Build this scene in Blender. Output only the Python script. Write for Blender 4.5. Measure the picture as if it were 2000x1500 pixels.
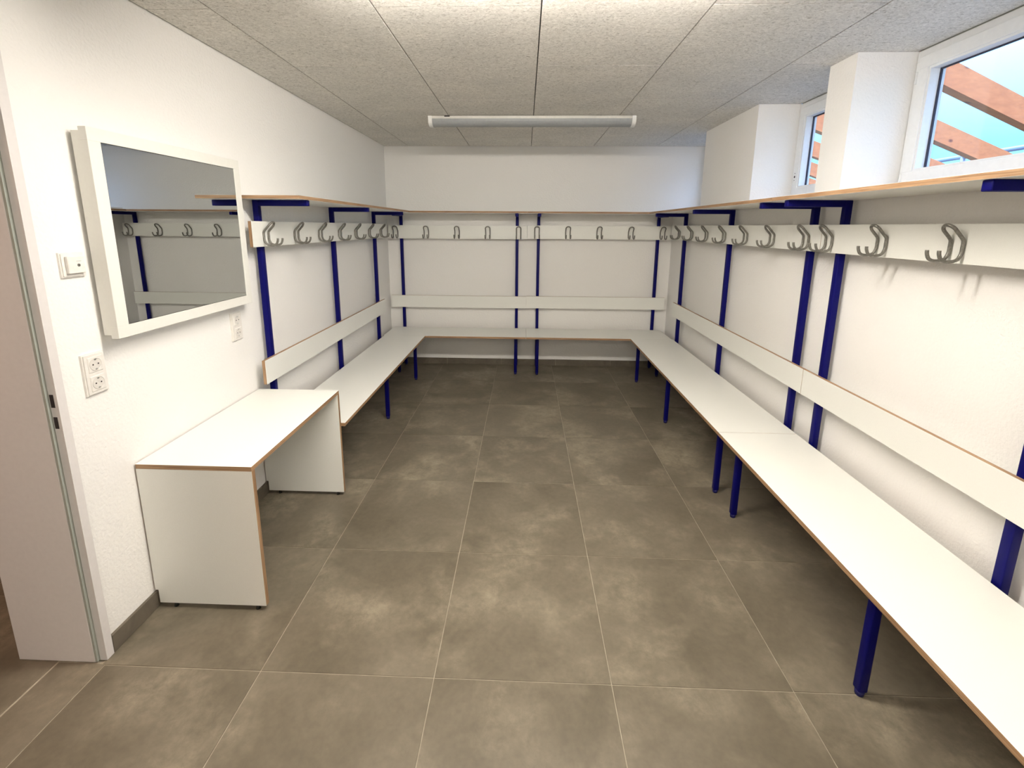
import bpy, bmesh, math, random
from mathutils import Vector, Matrix
random.seed(7)
SC = bpy.context.scene
COL = SC.collection
for o in list(bpy.data.objects):
    bpy.data.objects.remove(o, do_unlink=True)

# ------------------------------------------------------------------ camera
CAM_H = 1.5068
R = Matrix(((0.9993861372420154, 0.03440717378189588, 0.0065950800469652526),
            (-0.032544604544178575, 0.9814755219156838, -0.18880320070221024),
            (-0.012969094168310047, 0.18847266717664518, 0.9819927985091209)))
cam_data = bpy.data.cameras.new('camera')
cam = bpy.data.objects.new('camera', cam_data)
COL.objects.link(cam)
right, fwd, up = R[0], R[1], R[2]
M = Matrix((right, up, -fwd)).transposed().to_4x4()
M.translation = (0, 0, CAM_H)
cam.matrix_world = M
cam_data.sensor_fit = 'HORIZONTAL'
cam_data.sensor_width = 36.0
cam_data.lens = 878.52 / 2000 * 36
cam_data.shift_x = (1000 - 995.06) / 2000
cam_data.shift_y = (611.585 - 750) / 2000
cam_data.clip_start = 0.02
cam_data.clip_end = 200
SC.camera = cam

# ------------------------------------------------------------------ world, sun, exposure
SC.view_settings.view_transform = 'Standard'
SC.view_settings.look = 'None'
SC.view_settings.gamma = 1.0
SC.view_settings.exposure = 0.16
SC.view_settings.use_curve_mapping = False
LAMP_E = 90
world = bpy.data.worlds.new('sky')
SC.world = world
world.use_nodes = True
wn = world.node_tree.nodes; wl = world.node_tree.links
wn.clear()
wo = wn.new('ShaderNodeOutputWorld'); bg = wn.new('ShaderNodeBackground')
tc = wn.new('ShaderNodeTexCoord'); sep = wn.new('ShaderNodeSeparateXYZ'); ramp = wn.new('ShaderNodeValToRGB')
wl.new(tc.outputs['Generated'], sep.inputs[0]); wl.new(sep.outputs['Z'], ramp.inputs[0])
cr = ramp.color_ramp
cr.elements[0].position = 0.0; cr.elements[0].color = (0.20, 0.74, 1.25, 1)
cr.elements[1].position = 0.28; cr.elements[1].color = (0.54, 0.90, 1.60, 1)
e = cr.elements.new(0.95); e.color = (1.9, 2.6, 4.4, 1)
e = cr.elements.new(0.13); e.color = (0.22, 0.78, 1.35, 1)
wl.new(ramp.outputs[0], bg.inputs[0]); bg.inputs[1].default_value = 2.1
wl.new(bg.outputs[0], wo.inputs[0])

sd = bpy.data.lights.new('sun', 'SUN'); sd.energy = 2.4; sd.angle = math.radians(8); sd.color = (1.0, 0.93, 0.82)
sun = bpy.data.objects.new('sun', sd); COL.objects.link(sun)
sun.rotation_euler = Vector((-0.25, -0.65, 0.72)).to_track_quat('Z', 'Y').to_euler()
sun.location = (0, 0, 8)
# warm light of the corridor beyond the door
ad = bpy.data.lights.new('corridor_light', 'AREA'); ad.energy = 16; ad.size = 0.5; ad.color = (1.0, 0.66, 0.48)
al = bpy.data.objects.new('corridor_light', ad); COL.objects.link(al); al.location = (-2.6, 0.6, 2.25)

# ------------------------------------------------------------------ room dimensions (metres)
XL, XR, YB, ZC = -1.459, 1.5235, 4.80, 2.307
YF = -2.35
XO = 1.862                # outer face of the window wall
XW = 1.776               # inner face of the window sashes
SILL = 1.68

# ------------------------------------------------------------------ materials
def mat(name, color, rough=0.5, metal=0.0, spec=0.5):
    m = bpy.data.materials.new(name); m.use_nodes = True
    b = m.node_tree.nodes['Principled BSDF']
    b.inputs['Base Color'].default_value = (*color, 1)
    b.inputs['Roughness'].default_value = rough
    b.inputs['Metallic'].default_value = metal
    b.inputs['Specular IOR Level'].default_value = spec
    return m
def nd(m, t): return m.node_tree.nodes.new(t)
def lk(m, a, b): m.node_tree.links.new(a, b)
def coords(m, scale=(1, 1, 1), kind='Object', rnd=False):
    t = nd(m, 'ShaderNodeTexCoord'); mp = nd(m, 'ShaderNodeMapping')
    mp.inputs['Scale'].default_value = scale
    lk(m, t.outputs[kind], mp.inputs['Vector'])
    if rnd:
        oi = nd(m, 'ShaderNodeObjectInfo'); mul = nd(m, 'ShaderNodeVectorMath'); mul.operation = 'SCALE'
        mul.inputs[0].default_value = (37.0, 91.0, 53.0)
        lk(m, oi.outputs['Random'], mul.inputs['Scale']); lk(m, mul.outputs[0], mp.inputs['Location'])
    return mp.outputs[0]
def noise(m, vec, scale, detail=4, rough=0.5, dist=0.0):
    n = nd(m, 'ShaderNodeTexNoise'); n.inputs['Scale'].default_value = scale
    n.inputs['Detail'].default_value = detail; n.inputs['Roughness'].default_value = rough
    n.inputs['Distortion'].default_value = dist
    lk(m, vec, n.inputs['Vector']); return n.outputs['Fac']
def rampc(m, fac, stops):
    r = nd(m, 'ShaderNodeValToRGB'); els = r.color_ramp.elements
    while len(els) < len(stops): els.new(0.5)
    for el, (p, c) in zip(els, stops): el.position = p; el.color = (*c, 1)
    lk(m, fac, r.inputs[0]); return r.outputs[0]
def bump(m, h, strength, dist):
    b = nd(m, 'ShaderNodeBump'); b.inputs['Strength'].default_value = strength; b.inputs['Distance'].default_value = dist
    lk(m, h, b.inputs['Height']); lk(m, b.outputs[0], m.node_tree.nodes['Principled BSDF'].inputs['Normal'])
def base(m, out): lk(m, out, m.node_tree.nodes['Principled BSDF'].inputs['Base Color'])
def mixc(m, f, a, b, mode='MIX'):
    x = nd(m, 'ShaderNodeMix'); x.data_type = 'RGBA'; x.blend_type = mode
    for k, v in ((0, f), (6, a), (7, b)):
        if hasattr(v, 'links'): lk(m, v, x.inputs[k])
        else: x.inputs[k].default_value = v if k == 0 else (*v, 1)
    return x.outputs[2]

M_wall = mat('wall_paint', (0.88, 0.865, 0.84), 0.85, spec=0.2)
v = coords(M_wall)
bump(M_wall, noise(M_wall, v, 90, 3, 0.55), 0.5, 0.005)
M_paint = mat('reveal_paint', (0.88, 0.87, 0.85), 0.8, spec=0.2)
v = coords(M_paint); bump(M_paint, noise(M_paint, v, 140, 2), 0.12, 0.002)

M_ceil = mat('wood_wool_board', (0.5, 0.48, 0.44), 0.95, spec=0.1)
v = coords(M_ceil, (1, 1.4, 1), rnd=True)
n1 = noise(M_ceil, v, 62, 6, 0.68, 1.2); n2 = noise(M_ceil, v, 3, 3, 0.5)
c1 = rampc(M_ceil, n1, [(0.31, (0.38, 0.36, 0.32)), (0.43, (0.68, 0.66, 0.62)), (0.66, (0.90, 0.88, 0.84))])
c2 = rampc(M_ceil, n2, [(0.3, (0.92, 0.92, 0.92)), (0.7, (1.04, 1.03, 1.02))])
base(M_ceil, mixc(M_ceil, 1.0, c1, c2, 'MULTIPLY')); bump(M_ceil, n1, 0.55, 0.006)

M_tile = mat('floor_tile', (0.16, 0.14, 0.105), 0.42, spec=0.4)
v = coords(M_tile, rnd=True)
nA = noise(M_tile, v, 2.6, 8, 0.62, 0.6); nB = noise(M_tile, v, 15, 9, 0.75, 0.25); nD = noise(M_tile, v, 2.9, 4, 0.55, 0.3); nC = noise(M_tile, v, 42, 4, 0.6)
cA = rampc(M_tile, nA, [(0.33, (0.122, 0.103, 0.072)), (0.55, (0.160, 0.136, 0.098)), (0.75, (0.205, 0.176, 0.130))])
cB = rampc(M_tile, nB, [(0.38, (0.12, 0.12, 0.12)), (0.66, (0.85, 0.85, 0.85))])
cD = rampc(M_tile, nD, [(0.47, (0, 0, 0)), (0.66, (1, 1, 1))])
cB = mixc(M_tile, 1.0, cB, cD, 'MULTIPLY')
mA = mixc(M_tile, cB, cA, (0.33, 0.285, 0.21))
cC = rampc(M_tile, nC, [(0.3, (0.9, 0.9, 0.9)), (0.7, (1.06, 1.06, 1.06))])
base(M_tile, mixc(M_tile, 1.0, mA, cC, 'MULTIPLY'))
bump(M_tile, nC, 0.05, 0.001)
M_grout = mat('grout', (0.36, 0.32, 0.25), 0.9, spec=0.1)
v = coords(M_grout); base(M_grout, rampc(M_grout, noise(M_grout, v, 30), [(0.3, (0.33, 0.29, 0.225)), (0.7, (0.44, 0.395, 0.31))]))
M_skirt = mat('skirting_tile', (0.15, 0.13, 0.1), 0.45, spec=0.4)
v = coords(M_skirt, rnd=True)
base(M_skirt, rampc(M_skirt, noise(M_skirt, v, 9, 7, 0.65, 0.8), [(0.35, (0.115, 0.098, 0.075)), (0.6, (0.150, 0.128, 0.097)), (0.8, (0.20, 0.172, 0.13))]))

M_lam = mat('white_laminate', (0.79, 0.79, 0.735), 0.36, spec=0.4)
v = coords(M_lam); n = noise(M_lam, v, 700, 2)
base(M_lam, rampc(M_lam, n, [(0.3, (0.82, 0.82, 0.775)), (0.7, (0.87, 0.87, 0.825))])); bump(M_lam, n, 0.05, 0.0005)
def ply(axis):
    m = mat('plywood_edge', (0.35, 0.2, 0.1), 0.55)
    s = [6, 6, 6]; s[axis] = 260
    f = noise(m, coords(m, tuple(s)), 1.0, 3, 0.6)
    base(m, rampc(m, f, [(0.32, (0.21, 0.115, 0.055)), (0.5, (0.36, 0.215, 0.115)), (0.7, (0.47, 0.30, 0.17))]))
    return m
M_ply = [ply(0), ply(1), ply(2)]
M_blue = mat('blue_powder_coat', (0.002, 0.002, 0.105), 0.45, spec=0.14)
v = coords(M_blue); bump(M_blue, noise(M_blue, v, 900, 2), 0.08, 0.0004)
M_foot = mat('blue_plastic_foot', (0.005, 0.005, 0.10), 0.5)
v = coords(M_foot); bump(M_foot, noise(M_foot, v, 400, 2), 0.05, 0.0004)
M_zinc = mat('zinc_rod', (0.36, 0.35, 0.32), 0.42, metal=0.55)
v = coords(M_zinc); n = noise(M_zinc, v, 160, 3); base(M_zinc, rampc(M_zinc, n, [(0.3, (0.17, 0.163, 0.145)), (0.7, (0.26, 0.25, 0.225))]))
M_screw = mat('screw_steel', (0.5, 0.5, 0.5), 0.35, metal=0.9)
v = coords(M_screw); base(M_screw, rampc(M_screw, noise(M_screw, v, 300), [(0.3, (0.4, 0.4, 0.4)), (0.7, (0.6, 0.6, 0.6))]))
def plain(name, col, rough=0.5, metal=0.0, amt=0.04, sc=60, spec=0.5):
    m = mat(name, col, rough, metal, spec)
    v = coords(m); n = noise(m, v, sc, 3)
    base(m, rampc(m, n, [(0.3, tuple(c * (1 - amt) for c in col)), (0.7, tuple(min(1, c * (1 + amt)) for c in col))]))
    return m
M_mframe = plain('mirror_frame_white', (0.80, 0.79, 0.74), 0.45, amt=0.012)
M_dark = plain('dark_edge', (0.02, 0.022, 0.02), 0.5)
M_mirror = mat('mirror_silver', (0.64, 0.66, 0.655), 0.01, metal=1.0)
v = coords(M_mirror); base(M_mirror, rampc(M_mirror, noise(M_mirror, v, 2), [(0.3, (0.63, 0.65, 0.645)), (0.7, (0.65, 0.67, 0.665))]))
M_plast = plain('socket_plastic', (0.80, 0.77, 0.73), 0.35)
M_plast2 = plain('socket_plastic_well', (0.70, 0.67, 0.63), 0.4)
M_upvc = plain('window_plastic', (0.78, 0.79, 0.79), 0.3, amt=0.02)
M_gasket = plain('rubber_gasket', (0.03, 0.03, 0.05), 0.7)
M_seal = plain('grey_door_seal', (0.33, 0.35, 0.31), 0.8)
M_door = plain('door_frame_lacquer', (0.70, 0.67, 0.66), 0.45, amt=0.02)
M_hole = plain('lock_hole', (0.03, 0.02, 0.02), 0.8)
M_cap = plain('lamp_cap_white', (0.80, 0.80, 0.78), 0.4)
M_base = plain('lamp_housing', (0.62, 0.61, 0.57), 0.5)
M_diff = plain('lamp_diffuser_off', (0.31, 0.325, 0.335), 0.5)
M_metal = plain('galvanised_steel', (0.33, 0.36, 0.47), 0.4, metal=0.3)
M_outer = plain('outside_render', (0.55, 0.53, 0.5), 0.9)
M_ground = plain('paving', (0.10, 0.085, 0.075), 0.9)
M_dirty = plain('corridor_paint', (0.62, 0.52, 0.46), 0.85)

M_lit = bpy.data.materials.new('lamp_diffuser_lit'); M_lit.use_nodes = True
M_lit.node_tree.nodes.clear()
oo = nd(M_lit, 'ShaderNodeOutputMaterial'); em = nd(M_lit, 'ShaderNodeEmission')
em.inputs[0].default_value = (1.0, 0.93, 0.83, 1); em.inputs[1].default_value = LAMP_E
lk(M_lit, em.outputs[0], oo.inputs[0])

M_fill = M_lit.copy(); M_fill.name = 'fill_lamp_dim'
for q in M_fill.node_tree.nodes:
    if q.type == 'EMISSION': q.inputs[1].default_value = LAMP_E * 0.52

M_glass = bpy.data.materials.new('window_glass'); M_glass.use_nodes = True
M_glass.node_tree.nodes.clear()
oo = nd(M_glass, 'ShaderNodeOutputMaterial'); mx = nd(M_glass, 'ShaderNodeMixShader')
tr = nd(M_glass, 'ShaderNodeBsdfTransparent'); gl = nd(M_glass, 'ShaderNodeBsdfGlossy')
tr.inputs[0].default_value = (0.97, 0.99, 0.98, 1); gl.inputs['Roughness'].default_value = 0.0
mx.inputs[0].default_value = 0.06
lk(M_glass, tr.outputs[0], mx.inputs[1]); lk(M_glass, gl.outputs[0], mx.inputs[2]); lk(M_glass, mx.outputs[0], oo.inputs[0])

M_wood = mat('glulam', (0.75, 0.4, 0.2), 0.6)
v = coords(M_wood, (0.6, 9, 9), rnd=True); n = noise(M_wood, v, 3, 5, 0.6, 0.4)
cw = rampc(M_wood, n, [(0.3, (0.48, 0.150, 0.045)), (0.55, (0.58, 0.190, 0.058)), (0.8, (0.66, 0.235, 0.08))])
v2 = coords(M_wood, (2.2, 5, 5), rnd=True); vo = nd(M_wood, 'ShaderNodeTexVoronoi'); vo.inputs['Scale'].default_value = 1.4
lk(M_wood, v2, vo.inputs['Vector'])
kn = rampc(M_wood, vo.outputs['Distance'], [(0.05, (0.30, 0.13, 0.07)), (0.16, (1, 1, 1))])
base(M_wood, mixc(M_wood, 1.0, cw, kn, 'MULTIPLY'))

# ------------------------------------------------------------------ object helpers
WL = {}
def wloc(o): return WL.get(o.name, Vector((0, 0, 0))) if o else Vector((0, 0, 0))
def link(name, data, loc, parent=None):
    o = bpy.data.objects.new(name, data); COL.objects.link(o)
    loc = Vector(loc)
    if parent: o.parent = parent
    o.location = loc - wloc(parent)
    WL[o.name] = loc
    return o
def thing(name, label, cat, loc, group=None):
    o = link(name, None, loc); o.empty_display_size = 0.1
    o['label'] = label; o['category'] = cat
    if group: o['group'] = group
    return o
def tag(o, label, cat, group=None):
    o['label'] = label; o['category'] = cat
    if group: o['group'] = group
    return o
def mesh_from_bm(name, bm, mats):
    me = bpy.data.meshes.new(name); bmesh.ops.recalc_face_normals(bm, faces=bm.faces[:])
    bm.to_mesh(me); bm.free()
    for m in (mats if isinstance(mats, (list, tuple)) else [mats]): me.materials.append(m)
    return me
def bm_box(bm, a, b, c=(0, 0, 0)):
    x0, y0, z0 = (min(a[i], b[i]) - c[i] for i in range(3)); x1, y1, z1 = (max(a[i], b[i]) - c[i] for i in range(3))
    vs = [bm.verts.new(p) for p in ((x0,y0,z0),(x1,y0,z0),(x1,y1,z0),(x0,y1,z0),(x0,y0,z1),(x1,y0,z1),(x1,y1,z1),(x0,y1,z1))]
    fs = [bm.faces.new([vs[i] for i in q]) for q in ((0,3,2,1),(4,5,6,7),(0,1,5,4),(1,2,6,5),(2,3,7,6),(3,0,4,7))]
    return vs, fs
def box(name, a, b, m, parent=None, bev=0.0, seg=1, thin=None):
    """a box between two world corners; thin = axis of a laminated board (faces 0, edges ply)"""
    c = Vector([(a[i] + b[i]) / 2 for i in range(3)])
    bm = bmesh.new(); bm_box(bm, a, b, c)
    if bev: bmesh.ops.bevel(bm, geom=bm.edges[:], offset=bev, segments=seg, affect='EDGES', profile=0.5)
    if thin is not None:
        bm.normal_update()
        for f in bm.faces: f.material_index = 0 if abs(f.normal[thin]) > 0.5 else 1
        m = [m, M_ply[thin]]
    me = mesh_from_bm(name, bm, m)
    if bev and seg > 1:
        for p in me.polygons: p.use_smooth = True
    return link(name, me, c, parent)
def boxes(name, lst, m, parent=None, bev=0.0, loc=None):
    c = Vector(loc) if loc else Vector([(lst[0][0][i] + lst[0][1][i]) / 2 for i in range(3)])
    bm = bmesh.new()
    for a, b in lst: bm_box(bm, a, b, c)
    if bev: bmesh.ops.bevel(bm, geom=bm.edges[:], offset=bev, segments=1, affect='EDGES')
    return link(name, mesh_from_bm(name, bm, m), c, parent)
def struct(o): o['kind'] = 'structure'; return o
def cyl(name, p0, p1, r, m, parent=None, n=16, r2=None):
    p0, p1 = Vector(p0), Vector(p1); c = (p0 + p1) / 2; d = p1 - p0
    bm = bmesh.new()
    bmesh.ops.create_cone(bm, cap_ends=True, segments=n, radius1=r, radius2=r if r2 is None else r2, depth=d.length)
    bmesh.ops.rotate(bm, verts=bm.verts[:], cent=(0, 0, 0), matrix=d.to_track_quat('Z', 'Y').to_matrix())
    me = mesh_from_bm(name, bm, m)
    for p in me.polygons: p.use_smooth = len(p.vertices) == 4
    return link(name, me, c, parent)
def tube_bm(pts, r, n=8):
    pts = [Vector(p) for p in pts]; bm = bmesh.new(); rings = []
    ref = None
    for i, p in enumerate(pts):
        t = (pts[min(i + 1, len(pts) - 1)] - pts[max(i - 1, 0)]).normalized()
        if ref is None: ref = t.orthogonal().normalized()
        ref = (ref - t * ref.dot(t)).normalized(); bi = t.cross(ref)
        rings.append([bm.verts.new(p + r * (math.cos(2 * math.pi * k / n) * ref + math.sin(2 * math.pi * k / n) * bi)) for k in range(n)])
    for a, b in zip(rings, rings[1:]):
        for k in range(n):
            f = bm.faces.new((a[k], a[(k + 1) % n], b[(k + 1) % n], b[k])); f.smooth = True
    bm.faces.new(rings[0][::-1]); bm.faces.new(rings[-1])
    return bm
def smooth_path(ctrl, per=4):
    out = []
    P = [Vector(ctrl[0])] + [Vector(c) for c in ctrl] + [Vector(ctrl[-1])]
    for i in range(1, len(P) - 2):
        p0, p1, p2, p3 = P[i - 1], P[i], P[i + 1], P[i + 2]
        for k in range(per):
            t = k / per
            out.append(0.5 * ((2 * p1) + (-p0 + p2) * t + (2 * p0 - 5 * p1 + 4 * p2 - p3) * t * t + (-p0 + 3 * p1 - 3 * p2 + p3) * t ** 3))
    out.append(P[-2]); return out

# ------------------------------------------------------------------ floor
floor = struct(box('floor', (-3.4, YF, -0.16), (XO, YB + 0.3, -0.0022), M_grout))
G = 0.0016
def tile(x0, x1, y0, y1):
    if x1 - x0 < 0.02 or y1 - y0 < 0.02: return
    box('tile', (x0 + G, y0 + G, -0.012), (x1 - G, y1 - G, 0.0), M_tile, floor, bev=0.0008)
FX, FY = -0.8901, 1.2579
ys = [YF] + [FY + 0.6 * j for j in range(-6, 6)] + [YB]
ys = sorted(set(round(max(YF, min(YB, t)), 4) for t in ys))
for y0, y1 in zip(ys, ys[1:]):
    left = -1.443 if y1 <= FY + 0.01 else XL + 0.004
    xs = [left] + [FX + 0.6 * i for i in range(0, 5)]
    xs = [t for t in xs if t < XR] + [XR]
    for x0, x1 in zip(xs, xs[1:]): tile(x0, x1, y0, y1)
for y0, y1 in zip(ys, ys[1:]):
    if y0 > 3.0: break
    y0 += 0.27; y1 += 0.27
    xs = [-3.4, -2.815, -2.215, -1.615]
    for x0, x1 in zip(xs, xs[1:]): tile(x0, x1 - 0.002, y0, y1)

for y0, y1 in ((YF, -1.7), (-1.7, -0.5), (-0.5, 0.4), (0.4, 1.262)): tile(-1.612, -1.4436, y0, y1)

# ------------------------------------------------------------------ ceiling
ceiling = struct(box('ceiling', (-3.4, YF - 0.1, ZC + 0.03), (XO, YB + 0.3, ZC + 0.25), M_dark))
KX, KY, KW = -1.2000, 1.8479, 0.625
cols = [XL + 0.006] + [KX + KW * i for i in range(5)] + [XW + 0.02]
for ci, (x0, x1) in enumerate(zip(cols, cols[1:])):
    par = 0 if ci % 2 == 0 else 1
    js = [KY + KW * (par + 2 * k) for k in range(-5, 3)]
    yy = [YF + 0.01] + [t for t in js if YF + 0.05 < t < YB - 0.03] + [YB - 0.003]
    for y0, y1 in zip(yy, yy[1:]):
        dz = random.uniform(0, 0.0016)
        box('ceiling_panel', (x0 + 0.0024, y0 + 0.0021, ZC + dz), (x1 - 0.0024, y1 - 0.0021, ZC + 0.03), M_ceil, ceiling, bev=0.0009)
boxes('edge_strip', [((XL - 0.02, YF, ZC + 0.004), (XL + 0.0035, YB, ZC + 0.03))], M_seal, ceiling)

# ------------------------------------------------------------------ walls
struct(box('wall_back', (-1.76, YB, 0), (XO, YB + 0.3, ZC + 0.03), M_wall))
DO0, DO1, DH = 0.30, 1.302, 2.22      # rough opening of the door in the left wall
struct(boxes('wall_left', [((-1.754, DO1 - 0.006, 0), (XL, YB, ZC + 0.03)), ((-1.754, YF, 0), (XL, DO0, ZC + 0.03)),
                           ((-1.754, DO0, DH), (XL, DO1 - 0.006, ZC + 0.03))], M_wall))
struct(box('wall_front', (-3.4, YF - 0.15, 0), (XO, YF, ZC + 0.03), M_wall))
NICHES = [(0.95, 2.3154), (2.5077, 3.2099), (4.0825, YB)]
wr = [((XR, YF, 0), (XO, YB, SILL)), ((XR, YF, SILL), (XO, NICHES[0][0], ZC)),
      ((XR, NICHES[0][1], SILL), (XO, NICHES[1][0], ZC)), ((XR, NICHES[1][1], SILL), (XO, NICHES[2][0], ZC))]
bm = bmesh.new()
for a, b in wr: bm_box(bm, a, b)
struct(link('wall_right', mesh_from_bm('wall_right', bm, M_wall), (0, 0, 0)))
struct(box('wall_corridor', (-3.55, YF, 0), (-3.4, 3.2, ZC + 0.03), M_dirty))
struct(box('wall_corridor_end', (-3.4, 3.0, 0), (-1.76, 3.2, ZC + 0.03), M_dirty))

# ------------------------------------------------------------------ skirting tiles
def skirting(name, a, b, axis, side):
    """a, b: ends along axis; built of tile pieces"""
    root = None
    t = a; first = True
    while t < b - 0.01:
        t1 = min(t + 0.6, b)
        if axis == 'y':
            x0, x1 = (XL, XL + 0.011) if side == 'l' else (XR - 0.011, XR)
            p, q = (x0, t + G, 0.001), (x1, t1 - G, 0.070)
        else:
            p, q = (t + G, YB - 0.011, 0.001), (t1 - G, YB, 0.070)
        if root is None:
            if axis == 'y': g = ((x0 if side == 'l' else XR - 0.004, a, 0), (x0 + 0.004 if side == 'l' else XR, b, 0.068))
            else: g = ((a, YB - 0.004, 0), (b, YB, 0.068))
            root = struct(box(name, g[0], g[1], M_grout))
        box('skirting_tile', p, q, M_skirt, root, bev=0.001)
        t = t1
skirting('baseboard_left', 1.3025, YB - 0.012, 'y', 'l')
skirting('baseboard_back', XL + 0.012, XR - 0.012, 'x', 'b')
skirting('baseboard_right', YF, YB - 0.012, 'y', 'r')

# ------------------------------------------------------------------ door frame
JY = 1.262
door = struct(box('door_1', (-1.756, JY, 0.002), (-1.480, DO1 - 0.005, DH), M_door, bev=0.002))
boxes('rebate', [((-1.480, JY + 0.011, 0.002), (-1.447, DO1 - 0.002, DH))], M_door, door)
box('door_seal', (-1.4802, JY + 0.001, 0.004), (-1.4725, JY + 0.0115, 1.888), M_seal, door)
for z0, z1 in ((0.942, 0.985), (0.872, 0.911)):
    box('strike_slot', (-1.4705, JY + 0.0102, z0), (-1.4575, JY + 0.0116, z1), M_hole, door, bev=0.0005)
boxes('jamb', [((-1.756, DO0 + 0.005, 0.002), (-1.447, DO0 + 0.045, DH))], M_door, door)
boxes('transom', [((-1.756, DO0 + 0.045, 1.888), (-1.447, JY + 0.0105, 1.918))], M_door, door)
box('overpanel', (-1.52, DO0 + 0.045, 1.918), (-1.49, JY + 0.0, 2.18), M_dirty, door)
boxes('head', [((-1.756, DO0 + 0.045, 2.18), (-1.447, JY + 0.0105, DH))], M_door, door)

# ------------------------------------------------------------------ windows
for i, (y0, y1) in enumerate(NICHES):
    z0, z1 = SILL + 0.004, ZC - 0.004
    y0 += 0.003; y1 -= 0.003
    fw = 0.034; sw = 0.096
    def ring(name, w0, w1, xa, xb, m, parent, bev=0.0015):
        a0, a1, b0, b1 = y0 + w0, y1 - w0, z0 + w0, z1 - w0
        c0, c1, d0, d1 = y0 + w1, y1 - w1, z0 + w1, z1 - w1
        return boxes(name, [((xa, a0, b0), (xb, a1, d0)), ((xa, a0, d1), (xb, a1, b1)),
                            ((xa, a0, d0), (xb, c0, d1)), ((xa, c1, d0), (xb, a1, d1))], m, parent, bev)
    win = struct(ring('window_%d' % (i + 1), 0.0, fw + 0.012, XW + 0.016, XW + 0.078, M_upvc, None))
    sash = ring('sash', fw, sw - 0.010, XW, XW + 0.05, M_upvc, win)
    ring('glazing_bead', sw - 0.012, sw, XW + 0.006, XW + 0.052, M_upvc, win, 0.0)
    ring('outer_bead', sw - 0.012, sw - 0.002, XW + 0.061, XW + 0.072, M_upvc, win, 0.0)
    ring('gasket', sw - 0.006, sw + 0.006, XW + 0.046, XW + 0.0535, M_gasket, win, 0.0)
    w1 = sw - 0.010
    box('head_seal', (XW + 0.022, y0, z1 + 0.0005), (XW + 0.07, y1, ZC + 0.02), M_seal, win)
    box('sill_seal', (XW + 0.022, y0, SILL), (XW + 0.07, y1, z0 - 0.0002), M_seal, win)
    box('pane', (XW + 0.056, y0 + w1, z0 + w1), (XW + 0.060, y1 - w1, z1 - w1), M_glass, win)
    if i == 0:
        for zz in (1.715, 2.16):
            cyl('hinge', (XW + 0.004, y1 - 0.027, zz), (XW + 0.004, y1 - 0.027, zz + 0.05), 0.007, M_upvc, win, 10)
    if i == 1:
        for dz, r in ((0, 0.0075), (0.022, 0.0032), (-0.022, 0.0032)):
            cyl('screw_hole', (XW - 0.0006, y1 - 0.052, 1.842 + dz), (XW + 0.001, y1 - 0.052, 1.842 + dz), r, M_hole, win, 10)

# ------------------------------------------------------------------ bench units
T = 0.030       # tube width
PO = 0.024      # gap wall - post
BT = 0.018      # board thickness
ZS, ST = 0.431, 0.020
HOOK_R = 0.0057
def hook_mesh():
    # profile of one leg: (out from board, height above the bottom)
    prof = [(0.079, 0.042), (0.078, 0.030), (0.070, 0.013), (0.054, 0.0058), (0.034, 0.0058), (0.016, 0.013),
            (0.0070, 0.032), (0.0065, 0.052), (0.0065, 0.070), (0.0095, 0.079), (0.021, 0.092), (0.034, 0.106)]
    hw = 0.023
    a = [(-hw, o, h) for o, h in prof]
    arc = []
    for k in range(1, 8):
        th = math.pi * k / 8
        s = math.sin(th)
        arc.append((-hw * math.cos(th), 0.034 + 0.014 * s, 0.106 + 0.0195 * s))
    b = [(hw, o, h) for o, h in reversed(prof)]
    bm = tube_bm(smooth_path(a + arc + b, 3), HOOK_R, 8)
    return mesh_from_bm('hook', bm, M_zinc)
HOOK = hook_mesh()

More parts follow.
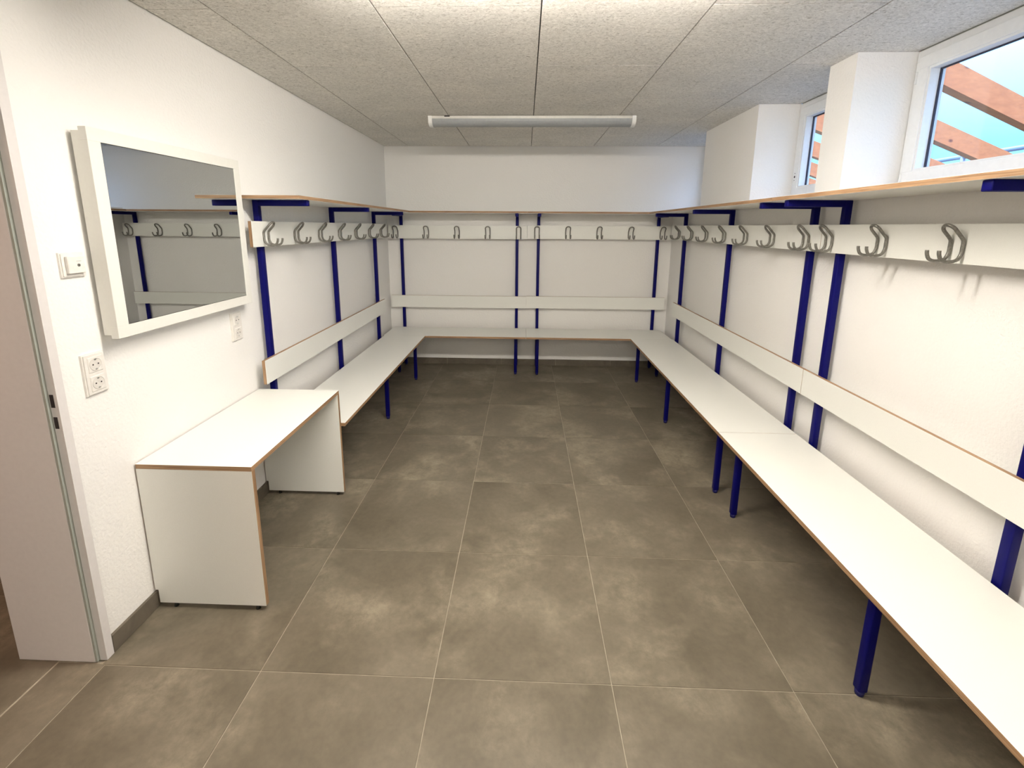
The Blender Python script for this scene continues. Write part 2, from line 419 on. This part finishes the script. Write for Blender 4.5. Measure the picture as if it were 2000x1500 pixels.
def bench_unit(label, side, u0, u1, posts, hooks, seat=(None, None), hb=(None, None), bb=(None, None), sh=(None, None),
               lins=0.402, zh=(1.394, 1.526), zb=(0.657, 0.790), sfront=0.473):
    """side: l, r (running along y) or b (running along x). 'd' is the distance out from the wall, 'u' runs along it."""
    def P(u, d, z):
        return (XL + d, u, z) if side == 'l' else (XR - d, u, z) if side == 'r' else (u, YB - d, z)
    ax = 1 if side == 'b' else 0
    uc = (u0 + u1) / 2
    t = thing('coat_rack_bench', label, 'bench', P(uc, 0.25, 0), 'coat rack benches around the room')
    s0, s1 = seat[0] or u0, seat[1] or u1
    box('seat', P(s0 + 0.0014, 0.064, ZS - ST), P(s1 - 0.0014, sfront, ZS), M_lam, t, bev=0.0008, thin=2)
    b0, b1 = bb[0] or u0, bb[1] or u1
    dface = PO + T
    box('backrest', P(b0 + 0.0014, dface, zb[0]), P(b1 - 0.0014, dface + BT, zb[1]), M_lam, t, bev=0.0008, thin=ax)
    h0, h1 = hb[0] or u0, hb[1] or u1
    board = box('hook_board', P(h0 + 0.0014, dface, zh[0]), P(h1 - 0.0014, dface + BT, zh[1]), M_lam, t, bev=0.0008, thin=ax)
    rz = {'l': -math.pi / 2, 'r': math.pi / 2, 'b': math.pi}[side]
    for u in hooks:
        k = link('hook', HOOK, P(u, dface + BT, zh[0] + 0.002), board)
        k.rotation_euler = (0, 0, rz)
    f0, f1 = sh[0] or u0, sh[1] or u1
    box('shelf', P(f0 + 0.0006, 0.004, 1.636), P(f1 - 0.0006, 0.330, 1.654), M_lam, t, bev=0.0008, thin=2)
    for pu in posts:
        box('post', P(pu - T / 2, PO, 0.012), P(pu + T / 2, PO + T, 1.6355), M_blue, t, bev=0.003, seg=2)
        cyl('foot', P(pu, PO + T / 2, 0), P(pu, PO + T / 2, 0.013), 0.0125, M_foot, t, 12)
        box('shelf_arm', P(pu - T / 2, PO + T, 1.6055), P(pu + T / 2, 0.318, 1.6355), M_blue, t, bev=0.003, seg=2)
        box('leg', P(pu - T / 2, lins - T / 2, 0.018), P(pu + T / 2, lins + T / 2, ZS - ST), M_blue, t, bev=0.005, seg=2)
        cyl('foot', P(pu, lins, 0), P(pu, lins, 0.019), 0.013, M_foot, t, 12, 0.0145)
        box('seat_bearer', P(pu - T / 2, PO + T, ZS - ST - T), P(pu + T / 2, lins - T / 2, ZS - ST - 0.0002), M_blue, t, bev=0.003)
    pp = sorted(posts)
    for a, b in zip(pp, pp[1:]):
        box('seat_rail', P(a + T / 2, lins - 0.010, ZS - ST - 0.022), P(b - T / 2, lins + 0.010, ZS - ST - 0.0002), M_blue, t, bev=0.002)
    return t

YJ = 2.288     # joint line of the side units
SE = 4.334     # where side seats meet the back seats
bench_unit('white seven-hook bench unit on blue posts next to the white desk and mirror', 'l', 2.275, 4.40,
           [2.393, 3.328, 4.258], [2.392 + 0.3237 * k for k in range(7)], seat=(2.304, SE), hb=(2.275, 4.545), sh=(2.275, YB - 0.332), lins=0.388)
bench_unit('white five-hook bench unit on back wall, its seat meeting the bench beside the desk', 'b', -1.43, 0.0214,
           [-1.300, -0.083], [-1.350, -1.027, -0.706, -0.386, -0.067], seat=(-1.405, 0.0214), sh=(XL + 0.004, 0.0214),
           bb=(-1.427, 0.0214), zh=(1.378, 1.514), zb=(0.650, 0.778), lins=0.318, sfront=YB - SE - 0.001)
bench_unit('white five-hook bench unit on back wall, reaching the corner on the window side', 'b', 0.0214, 1.49,
           [0.139, 1.370], [0.122, 0.440, 0.760, 1.082, 1.404], seat=(0.0214, 1.450), sh=(0.0214, XR - 0.004),
           bb=(0.0214, 1.477), zh=(1.383, 1.520), zb=(0.653, 0.782), lins=0.318, sfront=YB - SE - 0.001)
bench_unit('white seven-hook bench unit under the small windows, between back wall and large-window bench', 'r', YJ, 4.40,
           [2.411, 3.356, 4.298], [2.399 + 0.3235 * k for k in range(7)], seat=(YJ, SE), hb=(YJ, 4.585), sh=(YJ, YB - 0.332))
bench_unit('white bench unit under the large window, running out of the picture', 'r', 0.16, YJ,
           [0.34, 1.261, 2.184], [2.220 - 0.323 * k for k in range(7)])

# ------------------------------------------------------------------ desk
DX0, DX1, DY0, DY1, DZ = XL + 0.006, -1.008, 1.502, 2.303, 0.622
desk = thing('desk', 'small white plywood-edged desk below the mirror, standing against the wall', 'desk', ((DX0 + DX1) / 2, (DY0 + DY1) / 2, 0))
box('desk_top', (DX0, DY0, DZ - 0.019), (DX1, DY1, DZ), M_lam, desk, bev=0.0007, thin=2)
def side_panel(y):
    # panel with a notch for the skirting tile
    z0, z1 = 0.020, DZ - 0.0192
    pts = [(DX0 + 0.012, z0), (DX1, z0), (DX1, z1), (DX0, z1), (DX0, 0.078), (DX0 + 0.012, 0.078)]
    c = Vector(((DX0 + DX1) / 2, y, 0.3)); bm = bmesh.new()
    A = [bm.verts.new((x - c.x, -0.0095, z - c.z)) for x, z in pts]; B = [bm.verts.new((x - c.x, 0.0095, z - c.z)) for x, z in pts]
    f = bm.faces.new(A[::-1]); f.material_index = 0; f = bm.faces.new(B); f.material_index = 0
    for k in range(6):
        f = bm.faces.new((A[k], A[(k + 1) % 6], B[(k + 1) % 6], B[k])); f.material_index = 1
    o = link('side_panel', mesh_from_bm('side_panel', bm, [M_lam, M_ply[1]]), c, desk)
    for x in (DX0 + 0.07, DX1 - 0.04):
        cyl('glide', (x, y, 0), (x, y, 0.0205), 0.009, M_dark, o, 12, 0.005)
side_panel(DY0 + 0.0097); side_panel(DY1 - 0.0097)

# ------------------------------------------------------------------ mirror
MY0, MY1, MZ0, MZ1, MXF = 1.460, 2.232, 1.117, 1.811, XL + 0.065
mir = thing('wall_mirror', 'rectangular wall mirror in a thick white frame above the desk', 'mirror', (XL + 0.012, (MY0 + MY1) / 2, MZ0))
box('backing_box', (XL + 0.010, MY0 + 0.004, MZ0 + 0.012), (MXF - 0.027, MY1 - 0.004, MZ1 - 0.012), M_mframe, mir)
w = 0.042
boxes('frame', [((MXF - 0.027, MY0, MZ0), (MXF, MY1, MZ0 + w)), ((MXF - 0.027, MY0, MZ1 - w), (MXF, MY1, MZ1)),
                ((MXF - 0.027, MY0, MZ0 + w), (MXF, MY0 + w + 0.004, MZ1 - w)), ((MXF - 0.027, MY1 - w, MZ0 + w), (MXF, MY1, MZ1 - w))], M_mframe, mir, bev=0.0008)
box('mirror_edge', (MXF - 0.010, MY0 + w + 0.0045, MZ0 + w + 0.0005), (MXF - 0.0025, MY1 - w - 0.0005, MZ1 - w - 0.0005), M_dark, mir)
box('mirror_glass', (MXF - 0.0042, MY0 + w + 0.0060, MZ0 + w + 0.002), (MXF - 0.0018, MY1 - w - 0.001, MZ1 - w - 0.002), M_mirror, mir)
box('wall_bracket', (XL, (MY0 + MY1) / 2 - 0.2, MZ1 - 0.12), (XL + 0.0105, (MY0 + MY1) / 2 + 0.2, MZ1 - 0.09), M_screw, mir)

# ------------------------------------------------------------------ sockets and switch
def socket(yc, zc, label):
    t = thing('double_socket', label, 'socket', (XL, yc, zc), 'double wall sockets')
    hh, hwid = 0.071, 0.0395
    bm = bmesh.new(); c = Vector((XL + 0.005, yc, zc))
    vs, fs = bm_box(bm, (XL, yc - hwid, zc - hh), (XL + 0.011, yc + hwid, zc + hh), c)
    bmesh.ops.bevel(bm, geom=[e for e in bm.edges if all(v.co.x > 0 for v in e.verts)], offset=0.004, segments=2, affect='EDGES')
    link('cover_plate', mesh_from_bm('cover_plate', bm, M_plast), c, t)
    for dz in (0.0325, -0.0325):
        z = zc + dz
        ins = box('socket_insert', (XL + 0.009, yc - 0.026, z - 0.0265), (XL + 0.0135, yc + 0.026, z + 0.0265), M_plast, t, bev=0.002)
        # round well: ring wall going inwards with floor and pin holes
        bm = bmesh.new(); n = 28; r0, r1 = 0.0205, 0.0190
        xs_ = [(0.0137, 0.0222), (0.0150, 0.0212), (0.0150, r0), (0.0139, r1), (0.0138, 0.001)]
        rings = [[bm.verts.new((x - 0.0137, r * math.cos(2 * math.pi * k / n), r * math.sin(2 * math.pi * k / n))) for k in range(n)] for x, r in xs_]
        for a, b in zip(rings, rings[1:]):
            for k in range(n): bm.faces.new((a[k], a[(k + 1) % n], b[(k + 1) % n], b[k]))
        link('socket_well', mesh_from_bm('socket_well', bm, M_plast2), (XL + 0.0137, yc, z), ins)
        for dy in (-0.0095, 0.0095):
            cyl('pin_hole', (XL + 0.0137, yc + dy, z), (XL + 0.0143, yc + dy, z), 0.0027, M_hole, ins, 10)
        for s in (-1, 1):
            box('earth_clip', (XL + 0.0138, yc - 0.003, z + s * 0.0165 - 0.002), (XL + 0.0152, yc + 0.003, z + s * 0.0165 + 0.002), M_screw, ins)
socket(1.412, 1.009, 'white double wall socket between the door frame and the desk')
socket(2.174, 1.003, 'white double wall socket under the far corner of the mirror')
sw = thing('key_switch', 'square white wall switch with a key hole beside the mirror', 'switch', (XL, 1.400, 1.377))
bm = bmesh.new(); c = Vector((XL + 0.0045, 1.400, 1.377))
bm_box(bm, (XL, 1.3605, 1.3375), (XL + 0.010, 1.4395, 1.4165), c)
bmesh.ops.bevel(bm, geom=[e for e in bm.edges if all(v.co.x > 0 for v in e.verts)], offset=0.0035, segments=2, affect='EDGES')
link('cover_plate', mesh_from_bm('cover_plate', bm, M_plast), c, sw)
ins = box('switch_insert', (XL + 0.009, 1.373, 1.350), (XL + 0.021, 1.428, 1.405), M_plast, sw, bev=0.002)
cyl('key_barrel', (XL + 0.0205, 1.406, 1.376), (XL + 0.0225, 1.406, 1.376), 0.0048, M_zinc, ins, 16)
box('key_slot', (XL + 0.0222, 1.4052, 1.3735), (XL + 0.0230, 1.4068, 1.3785), M_hole, ins)
box('marking', (XL + 0.0209, 1.400, 1.3885), (XL + 0.0213, 1.416, 1.3893), M_zinc, ins)

# ------------------------------------------------------------------ ceiling lamps and an added fill lamp
def lamp(yc, label, lit, m_lit=None):
    x0, x1 = -0.725, 0.795
    t = thing('ceiling_lamp', label, 'lamp', ((x0 + x1) / 2, yc, ZC - 0.07), 'long tube ceiling lamps')
    def section(sc):
        pts = [(-0.057 * sc, -0.003), (-0.057 * sc, -0.022)]
        for k in range(1, 12):
            a = math.pi * k / 12
            pts.append((-0.057 * sc * math.cos(a), -0.022 - 0.047 * sc * math.sin(a) ** 0.8))
        pts += [(0.057 * sc, -0.022), (0.057 * sc, -0.003)]
        return pts
    def extrude(name, pts, xa, xb, m):
        c = Vector(((xa + xb) / 2, yc, ZC)); bm = bmesh.new()
        A = [bm.verts.new((xa - c.x, y, z)) for y, z in pts]; B = [bm.verts.new((xb - c.x, y, z)) for y, z in pts]
        n = len(pts)
        bm.faces.new(A); bm.faces.new(B[::-1])
        for k in range(n): bm.faces.new((A[k], A[(k + 1) % n], B[(k + 1) % n], B[k]))
        return link(name, mesh_from_bm(name, bm, m), c, t)
    S = section(1.0)
    extrude('diffuser', S[1:-1], x0 + 0.018, x1 - 0.018, (m_lit or M_lit) if lit else M_diff)
    extrude('housing', [(-0.0575, -0.003), (-0.0575, -0.022), (0.0575, -0.022), (0.0575, -0.003)], x0 + 0.018, x1 - 0.018, M_base)
    for xa, xb in ((x0, x0 + 0.028), (x1 - 0.028, x1)):
        extrude('end_cap', section(1.08), xa, xb, M_cap)
    box('clip', (x0 + 0.12, yc - 0.0585, ZC - 0.010), (x0 + 0.16, yc - 0.057, ZC - 0.002), M_hole, t)
    for xc in (x0 + 0.3, x1 - 0.3):
        box('mount', (xc - 0.02, yc - 0.03, ZC - 0.004), (xc + 0.02, yc + 0.03, ZC), M_base, t)
lamp(3.557, 'long half-round ceiling lamp, switched off, above the room end', False)
lamp(1.50, 'long half-round ceiling lamp, lit, above the desk end of the room', True)
lamp(-1.30, 'added fill lamp, lit, shaped like the ceiling lamps, behind the viewpoint by the door', True, M_fill)  # unseen lamp, added to brighten the desk front and door jamb

# ------------------------------------------------------------------ outside: pergola rafters, frame, ground
C0, SL, YA, DYR, HR, WR, TS = 3.41, 0.2316, 2.924, 0.825, 0.200, 0.089, 0.3183
perg = thing('pergola', 'orange timber rafters of the pergola outside the windows', 'pergola', (2.0, 4.0, 0.0))
for i in range(-5, 8):
    bm = bmesh.new(); c = Vector((4.2, YA + DYR * i + TS * 4.2, C0 - SL * 4.2 + HR / 2))
    vs = []
    for x in (2.0, 7.2):
        for y, z in ((0, 0), (WR, 0), (WR, HR), (0, HR)):
            vs.append(bm.verts.new(Vector((x, YA + DYR * i + TS * x + y, C0 - SL * x + z)) - c))
    for q in ((0, 1, 2, 3), (7, 6, 5, 4), (0, 4, 5, 1), (1, 5, 6, 2), (2, 6, 7, 3), (3, 7, 4, 0)):
        bm.faces.new([vs[k] for k in q])
    link('rafter', mesh_from_bm('rafter', bm, M_wood), c, perg)
xe = 7.0
yy0, yy1 = YA - DYR * 5 + TS * xe, YA + DYR * 7.3 + TS * xe
box('edge_beam', (xe - 0.06, yy0 - 0.1, C0 - SL * xe - 0.26), (xe + 0.06, yy1, C0 - SL * xe - 0.01), M_wood, perg)
for yp in (yy0, yy0 + 3.3, yy0 + 6.6, yy1 - 0.1):
    box('pergola_post', (xe - 0.06, yp - 0.06, 0), (xe + 0.06, yp + 0.06, C0 - SL * xe - 0.26), M_wood, perg)
fr = thing('steel_frame', 'thin blue-grey steel tube frame standing beyond the timber pergola', 'frame', (9.0, 9.0, 0))
cyl('top_rail', (9.0, 1.0, 2.98), (9.0, 17.0, 2.98), 0.045, M_metal, fr)
for yp in (1.1, 5.5, 10.02, 14.5):
    cyl('upright', (9.0, yp, -0.02), (9.0, yp, 2.98), 0.045, M_metal, fr)
struct(box('ground', (XO, -30, -0.2), (60, 50, -0.02), M_ground))
